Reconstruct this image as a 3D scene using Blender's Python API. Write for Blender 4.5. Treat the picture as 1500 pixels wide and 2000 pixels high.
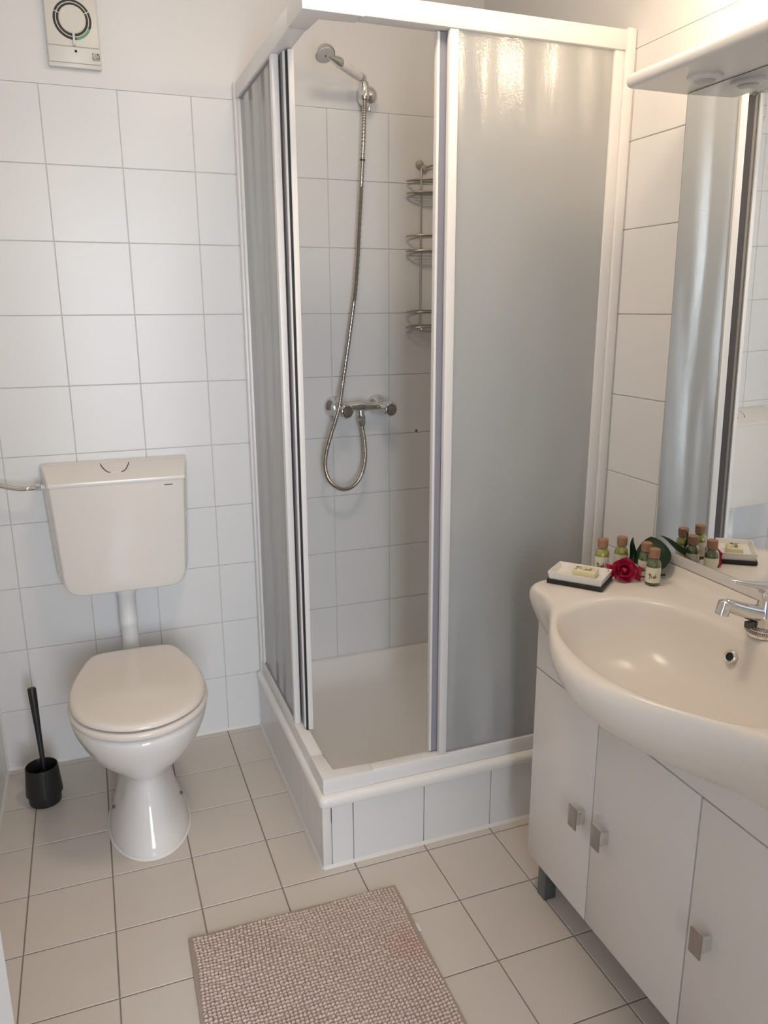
import bpy, bmesh, math, random
from mathutils import Vector, Matrix
random.seed(7)
PI = math.pi
sc = bpy.context.scene
for o in list(bpy.data.objects): bpy.data.objects.remove(o)
COL = sc.collection

# ------------------------------------------------------------------ camera
cam_d = bpy.data.cameras.new('camera'); cam = bpy.data.objects.new('camera', cam_d); COL.objects.link(cam)
cam_d.sensor_fit = 'HORIZONTAL'; cam_d.sensor_width = 36.0; cam_d.lens = 36.0*1527.1/1500.0
cam_d.clip_start = 0.01
RX = Vector((0.93602913, -0.35190157, -0.00384093))
RY = Vector((-0.09245226, -0.23535531, -0.96750217))
RZ = Vector((0.33956155, 0.90596532, -0.25283352))
m = Matrix.Identity(4)
for i in range(3):
    m[i][0] = RX[i]; m[i][1] = -RY[i]; m[i][2] = -RZ[i]
m[0][3], m[1][3], m[2][3] = -0.34856, -2.47631, 1.41791
cam.matrix_world = m
sc.camera = cam

# ------------------------------------------------------------------ world, daylight, exposure
w = bpy.data.worlds.new('world'); sc.world = w; w.use_nodes = True
bg = w.node_tree.nodes['Background']; bg.inputs[0].default_value = (0.80, 0.90, 1.0, 1); bg.inputs[1].default_value = 0.30
ld = bpy.data.lights.new('doorway_daylight', 'AREA'); ld.shape = 'RECTANGLE'; ld.size = 1.7; ld.size_y = 1.9
ld.color = (0.80, 0.885, 1.0); ld.energy = 150.0
lo = bpy.data.objects.new('doorway_daylight', ld); COL.objects.link(lo)
lo.location = (0.0, -4.60, 1.30); lo.rotation_euler = (PI/2, 0, 0)
vs = sc.view_settings
vs.view_transform = 'Standard'; vs.look = 'None'; vs.gamma = 1.0; vs.use_curve_mapping = False; vs.exposure = -0.06

# ------------------------------------------------------------------ materials
def mat(name, col, rough=0.5, metal=0.0, spec=0.5, coat=0.0, trans=0.0, ior=1.45, emit=None, estr=0.0,
        var=0.0, vscale=6.0, bump=0.0, bscale=60.0, bstretch=None, alpha=1.0, sss=0.0):
    M = bpy.data.materials.new(name); M.use_nodes = True
    nt = M.node_tree; b = nt.nodes['Principled BSDF']
    b.inputs['Base Color'].default_value = (*col, 1); b.inputs['Roughness'].default_value = rough
    b.inputs['Metallic'].default_value = metal; b.inputs['Specular IOR Level'].default_value = spec
    b.inputs['Coat Weight'].default_value = coat; b.inputs['Coat Roughness'].default_value = 0.06
    b.inputs['Transmission Weight'].default_value = trans; b.inputs['IOR'].default_value = ior
    b.inputs['Alpha'].default_value = alpha
    if emit: b.inputs['Emission Color'].default_value = (*emit, 1); b.inputs['Emission Strength'].default_value = estr
    tc = nt.nodes.new('ShaderNodeTexCoord')
    if var > 0:
        n = nt.nodes.new('ShaderNodeTexNoise'); n.inputs['Scale'].default_value = vscale; n.inputs['Detail'].default_value = 4
        nt.links.new(tc.outputs['Object'], n.inputs['Vector'])
        mx = nt.nodes.new('ShaderNodeMix'); mx.data_type = 'RGBA'
        mx.inputs[6].default_value = (*[max(0, c*(1-var)) for c in col], 1); mx.inputs[7].default_value = (*[min(1, c*(1+var)) for c in col], 1)
        nt.links.new(n.outputs['Fac'], mx.inputs[0]); nt.links.new(mx.outputs[2], b.inputs['Base Color'])
    if bump > 0:
        n = nt.nodes.new('ShaderNodeTexNoise'); n.inputs['Scale'].default_value = bscale; n.inputs['Detail'].default_value = 3
        src = tc.outputs['Object']
        if bstretch:
            mp = nt.nodes.new('ShaderNodeMapping'); mp.inputs['Scale'].default_value = bstretch
            nt.links.new(src, mp.inputs['Vector']); src = mp.outputs['Vector']
        nt.links.new(src, n.inputs['Vector'])
        bp = nt.nodes.new('ShaderNodeBump'); bp.inputs['Strength'].default_value = bump; bp.inputs['Distance'].default_value = 0.002
        nt.links.new(n.outputs['Fac'], bp.inputs['Height']); nt.links.new(bp.outputs['Normal'], b.inputs['Normal'])
    return M
M_TILE = mat('wall_tile_glaze', (0.80, 0.79, 0.775), 0.30, spec=0.38, var=0.02, vscale=3, bump=0.05, bscale=9)
M_GROUT = mat('wall_grout', (0.66, 0.64, 0.61), 0.9, var=0.12, vscale=8)
M_PAINT = mat('wall_paint', (0.80, 0.785, 0.765), 0.85, var=0.02, vscale=2, bump=0.08, bscale=120)
M_FLOOR = mat('floor_tile_glaze', (0.66, 0.60, 0.535), 0.32, var=0.05, vscale=4, bump=0.04, bscale=30)
M_FGROUT = mat('floor_grout', (0.30, 0.26, 0.22), 0.9, var=0.2, vscale=14)
M_CEIL = mat('ceiling_paint', (0.88, 0.86, 0.83), 0.9)
M_SILI = mat('silicone_bead', (0.80, 0.77, 0.73), 0.35)
M_CERAM = mat('white_ceramic', (0.80, 0.765, 0.73), 0.10, coat=0.3)
M_BASIN = mat('cream_ceramic', (0.81, 0.75, 0.68), 0.24)
M_CIST = mat('cream_plastic', (0.79, 0.745, 0.69), 0.16)
M_SEAT = mat('seat_plastic', (0.80, 0.73, 0.66), 0.16)
M_PIPE = mat('pipe_plastic', (0.78, 0.78, 0.77), 0.3)
M_TRAY = mat('tray_acrylic', (0.90, 0.875, 0.84), 0.2)
M_ALU = mat('white_aluminium', (0.84, 0.82, 0.80), 0.3)
M_GREY = mat('grey_seal', (0.33, 0.32, 0.36), 0.45)
M_BLACK = mat('black_seal', (0.015, 0.015, 0.018), 0.5)
M_BLKP = mat('black_plastic', (0.018, 0.018, 0.018), 0.38, bump=0.1, bscale=80)
M_CHROME = mat('chrome', (0.78, 0.77, 0.76), 0.10, metal=1.0)
M_STEEL = mat('brushed_steel', (0.46, 0.42, 0.38), 0.36, metal=1.0)
M_HOSE = mat('hose_steel', (0.60, 0.55, 0.50), 0.25, metal=1.0)
M_MIRROR = mat('mirror_silver', (0.90, 0.92, 0.92), 0.0, metal=1.0)
M_EDGE = mat('mirror_edge', (0.10, 0.09, 0.08), 0.4)
M_LAQ = mat('white_lacquer', (0.78, 0.74, 0.71), 0.24, coat=0.15)
M_CARC = mat('carcass_board', (0.62, 0.57, 0.53), 0.5)
M_DARK = mat('dark_gap', (0.02, 0.018, 0.016), 0.8)
M_CORK = mat('cork_cap', (0.36, 0.20, 0.12), 0.75, var=0.25, vscale=300)
M_OILY = mat('yellow_oil', (0.62, 0.58, 0.08), 0.08, coat=0.6)
M_OILG = mat('olive_oil', (0.17, 0.19, 0.03), 0.08, coat=0.6)
M_GLASS = mat('bottle_glass', (0.93, 0.96, 0.90), 0.02, trans=1.0, ior=1.45)
M_PAPER = mat('cream_paper', (0.80, 0.74, 0.58), 0.7)
M_INK = mat('dark_ink', (0.05, 0.045, 0.02), 0.7)
M_SOAP = mat('soap_wrap', (0.80, 0.72, 0.46), 0.45)
M_ROSE = mat('rose_petal', (0.56, 0.015, 0.075), 0.5, var=0.3, vscale=40)
M_LEAF = mat('leaf_green', (0.022, 0.062, 0.020), 0.35, var=0.3, vscale=30)
M_STEM = mat('stem_green', (0.05, 0.06, 0.02), 0.6)
M_MATB = mat('mat_backing', (0.45, 0.37, 0.32), 0.95)
M_FANC = mat('fan_plastic', (0.72, 0.69, 0.62), 0.35)
M_FAND = mat('fan_dark_slot', (0.05, 0.045, 0.04), 0.25)
M_GREENL = mat('fan_green_glint', (0.16, 0.36, 0.18), 0.15)
M_DOOR = mat('door_paint', (0.80, 0.80, 0.82), 0.4)
M_BULB = mat('lamp_glass', (1, 0.9, 0.75), 0.4, emit=(1.0, 0.76, 0.52), estr=46.0)
M_TAGW = mat('white_tag', (0.8, 0.78, 0.74), 0.7)
M_DLT = mat('downlight_lens', (0.60, 0.57, 0.54), 0.3)

# frosted shower glass: translucent, rough, with fine vertical ripples
def frosted():
    M = bpy.data.materials.new('frosted_glass'); M.use_nodes = True
    nt = M.node_tree; b = nt.nodes['Principled BSDF']
    L = nt.links.new
    tc = nt.nodes.new('ShaderNodeTexCoord')
    def noise(scale, stretch, det):
        mp = nt.nodes.new('ShaderNodeMapping'); mp.inputs['Scale'].default_value = (1, 1, stretch); L(tc.outputs['Object'], mp.inputs['Vector'])
        n = nt.nodes.new('ShaderNodeTexNoise'); n.inputs['Scale'].default_value = scale; n.inputs['Detail'].default_value = det
        L(mp.outputs['Vector'], n.inputs['Vector']); return n
    def bump(n, st, dist, prev=None):
        bp = nt.nodes.new('ShaderNodeBump'); bp.inputs['Strength'].default_value = st; bp.inputs['Distance'].default_value = dist
        L(n.outputs['Fac'], bp.inputs['Height'])
        if prev: L(prev.outputs['Normal'], bp.inputs['Normal'])
        return bp
    fine = bump(noise(300, 0.7, 2), 0.9, 0.0008)
    both = bump(noise(13, 0.10, 0.6), 1.0, 0.028, fine)
    gl = nt.nodes.new('ShaderNodeBsdfGlossy'); gl.inputs['Roughness'].default_value = 0.08; L(both.outputs['Normal'], gl.inputs['Normal'])
    df = nt.nodes.new('ShaderNodeBsdfDiffuse'); df.inputs['Color'].default_value = (0.90, 0.90, 0.88, 1)
    tl = nt.nodes.new('ShaderNodeBsdfTranslucent'); tl.inputs['Color'].default_value = (0.95, 0.98, 0.95, 1)
    rf = nt.nodes.new('ShaderNodeBsdfRefraction'); rf.inputs['Color'].default_value = (0.95, 0.97, 0.96, 1)
    rf.inputs['Roughness'].default_value = 0.62; rf.inputs['IOR'].default_value = 1.06
    m1 = nt.nodes.new('ShaderNodeMixShader'); m1.inputs[0].default_value = 0.55; L(tl.outputs[0], m1.inputs[1]); L(rf.outputs[0], m1.inputs[2])
    m2 = nt.nodes.new('ShaderNodeMixShader'); m2.inputs[0].default_value = 0.58; L(df.outputs[0], m2.inputs[1]); L(m1.outputs[0], m2.inputs[2])
    fr = nt.nodes.new('ShaderNodeFresnel'); fr.inputs['IOR'].default_value = 1.75
    m3 = nt.nodes.new('ShaderNodeMixShader'); L(fr.outputs[0], m3.inputs[0]); L(m2.outputs[0], m3.inputs[1]); L(gl.outputs[0], m3.inputs[2])
    L(m3.outputs[0], nt.nodes['Material Output'].inputs['Surface'])
    nt.nodes.remove(b)
    return M
M_FROST = frosted()

def mat_tufts():
    M = mat('mat_tufts', (0.56, 0.45, 0.39), 0.95)
    nt = M.node_tree; b = nt.nodes['Principled BSDF']
    tc = nt.nodes.new('ShaderNodeTexCoord')
    n = nt.nodes.new('ShaderNodeTexNoise'); n.inputs['Scale'].default_value = 14; n.inputs['Detail'].default_value = 3
    nt.links.new(tc.outputs['Object'], n.inputs['Vector'])
    mx = nt.nodes.new('ShaderNodeMix'); mx.data_type = 'RGBA'
    mx.inputs[6].default_value = (0.58, 0.47, 0.41, 1); mx.inputs[7].default_value = (0.70, 0.58, 0.52, 1)
    nt.links.new(n.outputs['Fac'], mx.inputs[0])
    # faint pink stain near one edge
    gx = nt.nodes.new('ShaderNodeVectorMath'); gx.operation = 'DISTANCE'; gx.inputs[1].default_value = (0.225, 0.215, 0.01)
    nt.links.new(tc.outputs['Object'], gx.inputs[0])
    mr = nt.nodes.new('ShaderNodeMapRange'); mr.inputs['From Min'].default_value = 0.0; mr.inputs['From Max'].default_value = 0.07
    mr.inputs['To Min'].default_value = 0.7; mr.inputs['To Max'].default_value = 0.0
    nt.links.new(gx.outputs['Value'], mr.inputs['Value'])
    mx2 = nt.nodes.new('ShaderNodeMix'); mx2.data_type = 'RGBA'; mx2.inputs[7].default_value = (0.60, 0.36, 0.32, 1)
    nt.links.new(mr.outputs['Result'], mx2.inputs[0]); nt.links.new(mx.outputs[2], mx2.inputs[6])
    nt.links.new(mx2.outputs[2], b.inputs['Base Color'])
    return M
M_TUFT = mat_tufts()

# ------------------------------------------------------------------ mesh helpers
def wloc(o):
    v = Vector((0, 0, 0))
    while o: v += o.location; o = o.parent
    return v
def obj(name, bm, material, parent=None, smooth=35, local=False, kind=None, label=None):
    if parent is not None and not local:
        bmesh.ops.translate(bm, verts=bm.verts, vec=-wloc(parent))
    bmesh.ops.recalc_face_normals(bm, faces=bm.faces)
    me = bpy.data.meshes.new(name); bm.to_mesh(me); bm.free()
    mats = material if isinstance(material, (list, tuple)) else [material]
    for mm in mats: me.materials.append(mm)
    if smooth:
        me.shade_smooth(); me.set_sharp_from_angle(angle=math.radians(smooth))
    o = bpy.data.objects.new(name, me); COL.objects.link(o)
    if parent is not None: o.parent = parent
    if kind: o['kind'] = kind
    if label: o['label'] = label
    return o
def thing(name, label, cat, loc, group=None):
    o = bpy.data.objects.new(name, None); COL.objects.link(o); o.location = loc; o.empty_display_size = 0.05
    o['label'] = label; o['category'] = cat
    if group: o['group'] = group
    return o
def tag(o, label, cat, group=None):
    o['label'] = label; o['category'] = cat
    if group: o['group'] = group
    return o
def add_box(bm, x0, x1, y0, y1, z0, z1, bev=0.0, seg=2, mi=0):
    r = bmesh.ops.create_cube(bm, size=1.0)
    vs_ = r['verts']
    for v in vs_:
        v.co = Vector(((x0+x1)/2+v.co.x*(x1-x0), (y0+y1)/2+v.co.y*(y1-y0), (z0+z1)/2+v.co.z*(z1-z0)))
    fs = set(f for v in vs_ for f in v.link_faces)
    for f in fs: f.material_index = mi
    if bev > 0:
        es = list(set(e for v in vs_ for e in v.link_edges))
        bmesh.ops.bevel(bm, geom=es, offset=bev, segments=seg, affect='EDGES', profile=0.5)
    return bm
def box(*a, **k):
    bm = bmesh.new(); add_box(bm, *a, **k); return bm
def loft(bm, rings, closed=True, cap0=True, cap1=True, mi=0):
    vr = [[bm.verts.new(p) for p in r] for r in rings]
    n = len(vr[0])
    for a, b in zip(vr[:-1], vr[1:]):
        for i in range(n if closed else n-1):
            j = (i+1) % n
            f = bm.faces.new((a[i], a[j], b[j], b[i])); f.material_index = mi
    if cap0: bm.faces.new(vr[0]).material_index = mi
    if cap1: bm.faces.new(list(reversed(vr[-1]))).material_index = mi
    return vr
def lathe(bm, prof, n=24, M=None, cap=True):
    M = M or Matrix.Identity(4)
    rings = [[M @ Vector((r*math.cos(2*PI*i/n), r*math.sin(2*PI*i/n), z)) for i in range(n)] for r, z in prof]
    loft(bm, rings, True, cap, cap); return bm
def axis_m(p, d):
    d = Vector(d).normalized(); q = Vector((0, 0, 1)).rotation_difference(d)
    return Matrix.Translation(Vector(p)) @ q.to_matrix().to_4x4()
def tube(bm, pts, r, n=10, closed=False, cap=True):
    pts = [Vector(p) for p in pts]; N = len(pts)
    rs = r if isinstance(r, (list, tuple)) else [r]*N
    tang = []
    for i in range(N):
        a = pts[(i-1) % N] if (closed or i > 0) else pts[i]
        b = pts[(i+1) % N] if (closed or i < N-1) else pts[i]
        tang.append((b-a).normalized())
    t0 = tang[0]; up = Vector((0, 0, 1)) if abs(t0.z) < 0.9 else Vector((1, 0, 0))
    nrm = (up - t0*up.dot(t0)).normalized(); rings = []
    for i in range(N):
        t = tang[i]
        nrm = (nrm - t*nrm.dot(t)).normalized()
        bn = t.cross(nrm)
        rings.append([pts[i]+(nrm*math.cos(2*PI*k/n)+bn*math.sin(2*PI*k/n))*rs[i] for k in range(n)])
    if closed: rings.append(rings[0])
    if closed:
        vr = [[bm.verts.new(p) for p in rg] for rg in rings[:-1]]
        for a in range(N):
            b = (a+1) % N
            for k in range(n):
                l = (k+1) % n
                bm.faces.new((vr[a][k], vr[a][l], vr[b][l], vr[b][k]))
    else: loft(bm, rings, True, cap, cap)
    return bm
def crom(P, per=8, closed=False):
    P = [Vector(p) for p in P]; out = []; N = len(P)
    for i in range(N if closed else N-1):
        g = (lambda k: P[k % N]) if closed else (lambda k: P[max(0, min(N-1, k))])
        p0, p1, p2, p3 = g(i-1), g(i), g(i+1), g(i+2)
        for s in range(per):
            t = s/per
            out.append(0.5*((2*p1)+(p2-p0)*t+(2*p0-5*p1+4*p2-p3)*t*t+(3*p1-p0-3*p2+p3)*t**3))
    if not closed: out.append(P[-1])
    return out
def prism(bm, poly, axis, a, b, bev=0.0, seg=2):
    """poly: 2D points; extruded along axis 'x','y' or 'z' from a to b"""
    def P(u, v, w):
        return {'x': (w, u, v), 'y': (u, w, v), 'z': (u, v, w)}[axis]
    r0 = [bm.verts.new(P(u, v, a)) for u, v in poly]; r1 = [bm.verts.new(P(u, v, b)) for u, v in poly]
    n = len(poly); fs = []
    for i in range(n):
        j = (i+1) % n; fs.append(bm.faces.new((r0[i], r0[j], r1[j], r1[i])))
    fs.append(bm.faces.new(r0)); fs.append(bm.faces.new(list(reversed(r1))))
    if bev > 0:
        es = list(set(e for f in fs[-2:] for e in f.edges))
        bmesh.ops.bevel(bm, geom=es, offset=bev, segments=seg, affect='EDGES', profile=0.5)
    return bm

# ------------------------------------------------------------------ room shell
XL, XR, YB, YF, ZC, ZT = -0.70, 0.92, 0.0, -2.76, 2.42, 2.0
G = 0.0022     # half joint depth
fl = obj('floor', box(XL-0.1, XR+0.1, YF-0.1, 0.1, -0.1, -0.003), M_FGROUT, smooth=0); fl['kind'] = 'structure'
ce = obj('ceiling', box(XL-0.1, XR+0.1, YF-0.1, 0.1, ZC, ZC+0.1), M_CEIL, smooth=0); ce['kind'] = 'structure'
def wall(name, lo_box, up_box):
    bm = bmesh.new(); add_box(bm, *lo_box, mi=0); add_box(bm, *up_box, mi=1)
    o = obj(name, bm, [M_GROUT, M_PAINT], smooth=0); o['kind'] = 'structure'; return o
wb = wall('wall_back', (XL-0.1, XR+0.1, 0.003, 0.1, 0, ZT), (XL-0.1, XR+0.1, 0.0005, 0.1, ZT, ZC))
wl = wall('wall_left', (XL-0.1, XL-0.003, YF, 0.003, 0, ZT), (XL-0.1, XL-0.0005, YF, 0.0005, ZT, ZC))
wr = wall('wall_right', (XR+0.003, XR+0.1, YF, 0.003, 0, ZT), (XR+0.0005, XR+0.1, YF, 0.0005, ZT, ZC))
bm = bmesh.new()   # wall behind the camera, with the doorway
DX0, DX1, DZ = -0.645, 0.055, 2.02
add_box(bm, XL-0.1, DX0, YF-0.1, YF, 0, ZC); add_box(bm, DX1, XR+0.1, YF-0.1, YF, 0, ZC); add_box(bm, DX0, DX1, YF-0.1, YF, DZ, ZC)
wf = obj('wall_front', bm, M_PAINT, smooth=0); wf['kind'] = 'structure'

_tm = {}
def tile_mesh(wd, h, material, th=0.005, ch=0.0012):
    k = (round(wd, 4), round(h, 4), material.name)
    if k in _tm: return _tm[k]
    me = bpy.data.meshes.new('tile'); a, b = wd/2, h/2
    v = [(-a, -b, -th), (a, -b, -th), (a, b, -th), (-a, b, -th),
         (-a, -b, -ch), (a, -b, -ch), (a, b, -ch), (-a, b, -ch),
         (-a+ch, -b+ch, 0), (a-ch, -b+ch, 0), (a-ch, b-ch, 0), (-a+ch, b-ch, 0)]
    f = [(8, 9, 10, 11)]
    for i in range(4):
        j = (i+1) % 4; f.append((i, j, 4+j, 4+i)); f.append((4+i, 4+j, 8+j, 8+i))
    me.from_pydata(v, [], f); me.materials.append(material); me.update(); _tm[k] = me
    return me
def put_tile(parent, u0, u1, v0, v1, frame, material, gap=0.0020, jit=0.0016):
    me = tile_mesh(u1-u0-gap, v1-v0-gap, material)
    o = bpy.data.objects.new('tile', me); COL.objects.link(o)
    R, place = frame
    o.location = Vector(place((u0+u1)/2, (v0+v1)/2)) - wloc(parent)
    o.rotation_euler = (R[0]+random.uniform(-jit, jit), R[1], R[2]+random.uniform(-jit, jit))
    o.parent = parent; return o
F_BACK = ((PI/2, 0, 0), lambda u, v: (u, 0, v))
F_LEFT = ((PI/2, 0, PI/2), lambda u, v: (XL, u, v))
F_RIGHT = ((PI/2, 0, -PI/2), lambda u, v: (XR, u, v))
F_FLOOR = ((0, 0, 0), lambda u, v: (u, v, 0))
def cuts(a, b, off, step):
    k = math.ceil((a-off)/step+1e-6); out = [a]
    while off+k*step < b-1e-4:
        if off+k*step-out[-1] > 0.012: out.append(off+k*step)
        k += 1
    if b-out[-1] < 0.012: out[-1] = b
    else: out.append(b)
    return out
rows = [0.2*k for k in range(11)]
for par, fr, us in ((wb, F_BACK, cuts(XL, XR, 0.0, 0.2)), (wl, F_LEFT, cuts(YF, 0.0, -0.06, 0.2)), (wr, F_RIGHT, cuts(YF, 0.0, -0.98, 0.2))):
    for u0, u1 in zip(us[:-1], us[1:]):
        for v0, v1 in zip(rows[:-1], rows[1:]): put_tile(par, u0, u1, v0, v1, fr, M_TILE)
us = cuts(XL, XR, -0.0055, 0.2); vs2 = cuts(YF, 0.0, -0.6215, 0.1972)
for u0, u1 in zip(us[:-1], us[1:]):
    for v0, v1 in zip(vs2[:-1], vs2[1:]): put_tile(fl, u0, u1, v0, v1, F_FLOOR, M_FLOOR, gap=0.003, jit=0.0008)

hole = obj('drill_hole', lathe(bmesh.new(), [(0.0055, -0.002), (0.0045, 0.0006), (0.002, 0.0007)], 9, axis_m((0.700, 0.0, 1.006), (0, -1, 0))), M_EDGE, wb)

# silicone joint along the foot of the walls
t1 = obj('trim_1', prism(bmesh.new(), [(0.0, 0.0), (-0.006, 0.0), (0.0, 0.008)], 'x', XL, 0.118), M_SILI); t1['kind'] = 'structure'
t2 = obj('trim_2', prism(bmesh.new(), [(XL, 0.0), (XL+0.006, 0.0), (XL, 0.008)], 'y', -1.2, 0), M_SILI); t2['kind'] = 'structure'
t3 = obj('trim_3', prism(bmesh.new(), [(XL, 0.0), (XL+0.006, 0.0), (XL, -0.006)], 'z', 0.0, 2.0), M_SILI); t3['kind'] = 'structure'

# open door leaf folded back by the left wall, only its edge reaches the picture
d1 = obj('door_1', box(-0.040, 0.0, 0.0, 0.765, 0.012, 2.0, bev=0.003), M_DOOR); d1['kind'] = 'structure'
d1.location = (-0.598, -2.715, 0); d1.rotation_euler = (0, 0, -math.atan2(0.16, 0.748))
# ------------------------------------------------------------------ shower tray on its tiled plinth
SX0, SX1, SY = 0.112, XR, -0.79
tr = thing('shower_tray', 'square white shower tray on a raised base of white tiles', 'shower tray', (0.516, -0.40, 0))
obj('plinth', box(SX0+0.006, SX1-0.003, SY+0.006, -0.006, 0.0, 0.128), M_GROUT, tr, smooth=0)
F_FR = ((PI/2, 0, 0), lambda u, v: (u, SY, v)); F_SL = ((PI/2, 0, -PI/2), lambda u, v: (SX0, u, v))
fu = [0.136, 0.195, 0.396, 0.598, 0.80, SX1-0.002]
for u0, u1 in zip(fu[:-1], fu[1:]): put_tile(tr, u0, u1, 0.003, 0.181, F_FR, M_TILE)
for u0, u1 in zip([-0.764, -0.60, -0.40, -0.20], [-0.60, -0.40, -0.20, -0.004]): put_tile(tr, u0, u1, 0.003, 0.181, F_SL, M_TILE, gap=0.0012)
obj('corner_strip', box(SX0-0.0005, 0.135, SY-0.0005, -0.765, 0.002, 0.180, bev=0.003), M_SILI, tr)
obj('silicone_bead', prism(prism(bmesh.new(), [(SY, 0.0), (SY-0.006, 0.0), (SY, 0.008)], 'x', SX0, 0.9), [(SX0, 0.0), (SX0-0.006, 0.0), (SX0, 0.008)], 'y', SY, 0.0), M_SILI, tr)
def rrect(x0, x1, y0, y1, r, z, n=6):
    out = []
    for cx, cy, a0 in ((x1-r, y1-r, 0), (x0+r, y1-r, PI/2), (x0+r, y0+r, PI), (x1-r, y0+r, 3*PI/2)):
        for i in range(n+1):
            a = a0+PI/2*i/n; out.append(Vector((cx+r*math.cos(a), cy+r*math.sin(a), z)))
    return out
bm = bmesh.new(); rings = []
for dz, d, r in ((0.176, 0.002, 0.012), (0.180, -0.004, 0.014), (0.186, -0.0075, 0.018), (0.199, -0.0075, 0.018), (0.2055, -0.005, 0.016), (0.209, 0.002, 0.012)):
    rings.append(rrect(SX0+d, SX1-0.002, SY+d, -0.002, r, dz))
for dz, d, r in ((0.209, 0.044, 0.03), (0.204, 0.050, 0.035), (0.165, 0.064, 0.05), (0.138, 0.085, 0.07), (0.129, 0.12, 0.09)):
    k = 0.010 if dz > 0.2 else 0.0
    rings.append(rrect(SX0+d, SX1-max(0.012, d-0.03)-0.002, SY+d, -max(0.012, d-0.03)-0.002, r, dz))
loft(bm, rings, True, False, True)
obj('basin', bm, M_TRAY, tr, smooth=50)

# ------------------------------------------------------------------ shower enclosure (corner entry, both doors slid open)
EX, EY, Z0, Z1 = 0.120, -0.778, 0.209, 2.038
en = thing('shower_enclosure', 'corner shower enclosure with white frame and frosted glass panels', 'shower enclosure', (0.516, -0.39, Z0))
ZR = 1.994; ZB = 0.252
def rail(name, *a): return obj(name, box(*a, bev=0.004), M_ALU, en)
rail('top_rail', 0.245, 0.896, EY, EY+0.042, ZR, Z1)
rail('top_rail', EX, EX+0.042, -0.66, -0.03, ZR, Z1)
bm = prism(bmesh.new(), [(EX-0.0015, EY-0.0015), (0.2455, EY-0.0015), (0.2455, EY+0.043), (EX+0.043, EY+0.043), (EX+0.043, -0.659), (EX-0.0015, -0.659)], 'z', ZR-0.0015, Z1+0.001, bev=0.003)
obj('corner_piece', bm, M_ALU, en)
obj('joint_line', box(0.2440, 0.2480, EY-0.0030, EY+0.02, ZR-0.002, Z1+0.001), M_ALU, en, smooth=0)
rail('bottom_rail', 0.255, 0.896, EY, EY+0.034, Z0, ZB)
rail('bottom_rail', EX, EX+0.034, -0.66, -0.03, Z0, ZB)
bm = prism(bmesh.new(), [(EX-0.001, EY-0.001), (0.2555, EY-0.001), (0.2555, EY+0.034), (EX+0.034, EY+0.034), (EX+0.034, -0.659), (EX-0.001, -0.659)], 'z', Z0, ZB+0.001, bev=0.003)
obj('corner_piece', bm, M_ALU, en)
bm = bmesh.new(); add_box(bm, 0.866, 0.893, EY+0.004, EY+0.036, ZB, ZR, bev=0.003); add_box(bm, 0.893, XR-0.001, EY-0.003, EY+0.042, Z0, Z1+0.004, bev=0.004)
obj('wall_profile', bm, M_ALU, en)
bm = bmesh.new(); add_box(bm, EX+0.003, EX+0.034, -0.055, -0.030, ZB, ZR, bev=0.003); add_box(bm, EX-0.003, EX+0.040, -0.030, -0.001, Z0, Z1+0.004, bev=0.004)
obj('wall_profile', bm, M_ALU, en)
# fixed halves
obj('fixed_pane', box(0.455, 0.868, EY+0.010, EY+0.014, ZB-0.004, ZR+0.004), M_FROST, en, smooth=0)
obj('fixed_pane', box(EX+0.010, EX+0.014, -0.475, -0.053, ZB-0.004, ZR+0.004), M_FROST, en, smooth=0)
obj('stile', box(0.444, 0.466, EY+0.002, EY+0.020, ZB, ZR, bev=0.003), M_ALU, en)
obj('stile', box(EX+0.002, EX+0.020, -0.480, -0.458, ZB, ZR, bev=0.003), M_ALU, en)
obj('pane_gasket', box(0.455, 0.868, EY+0.007, EY+0.017, ZB, ZB+0.004), M_GREY, en, smooth=0)
obj('pane_gasket', box(EX+0.007, EX+0.017, -0.475, -0.053, ZB, ZB+0.004), M_GREY, en, smooth=0)
obj('pane_gasket', box(EX+0.006, EX+0.018, -0.475, -0.053, ZR-0.004, ZR), M_GREY, en, smooth=0)
# sliding doors behind the fixed halves
dr = obj('sliding_door', box(0.4235, 0.4300, EY+0.022, EY+0.040, ZB+0.004, ZR-0.002, bev=0.002), M_ALU, en)
obj('door_pane', box(0.452, 0.852, EY+0.029, EY+0.033, ZB+0.004, ZR-0.002), M_FROST, dr, smooth=0)
obj('grey_channel', box(0.4300, 0.456, EY+0.0245, EY+0.038, ZB+0.004, ZR-0.002), M_GREY, dr, smooth=0)
dl = obj('sliding_door', box(EX+0.022, EX+0.040, -0.516, -0.506, ZB+0.004, ZR-0.002, bev=0.002), M_ALU, en)
obj('door_pane', box(EX+0.029, EX+0.033, -0.476, -0.075, ZB+0.004, ZR-0.002), M_FROST, dl, smooth=0)
obj('grey_channel', box(EX+0.0245, EX+0.038, -0.506, -0.470, ZB+0.004, ZR-0.002), M_GREY, dl, smooth=0)
obj('magnet_seal', box(EX+0.026, EX+0.036, -0.524, -0.516, ZB+0.0, ZR-0.004), M_BLACK, dl, smooth=0)
obj('seal_lip', box(EX+0.030, EX+0.044, -0.531, -0.524, ZB+0.004, ZR-0.002, bev=0.002), M_ALU, dl)
obj('door_roller', lathe(bmesh.new(), [(0.008, 0), (0.008, 0.008)], 14, axis_m((EX+0.036, -0.505, ZR+0.001), (1, 0, 0))), M_STEEL, dl)

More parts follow.
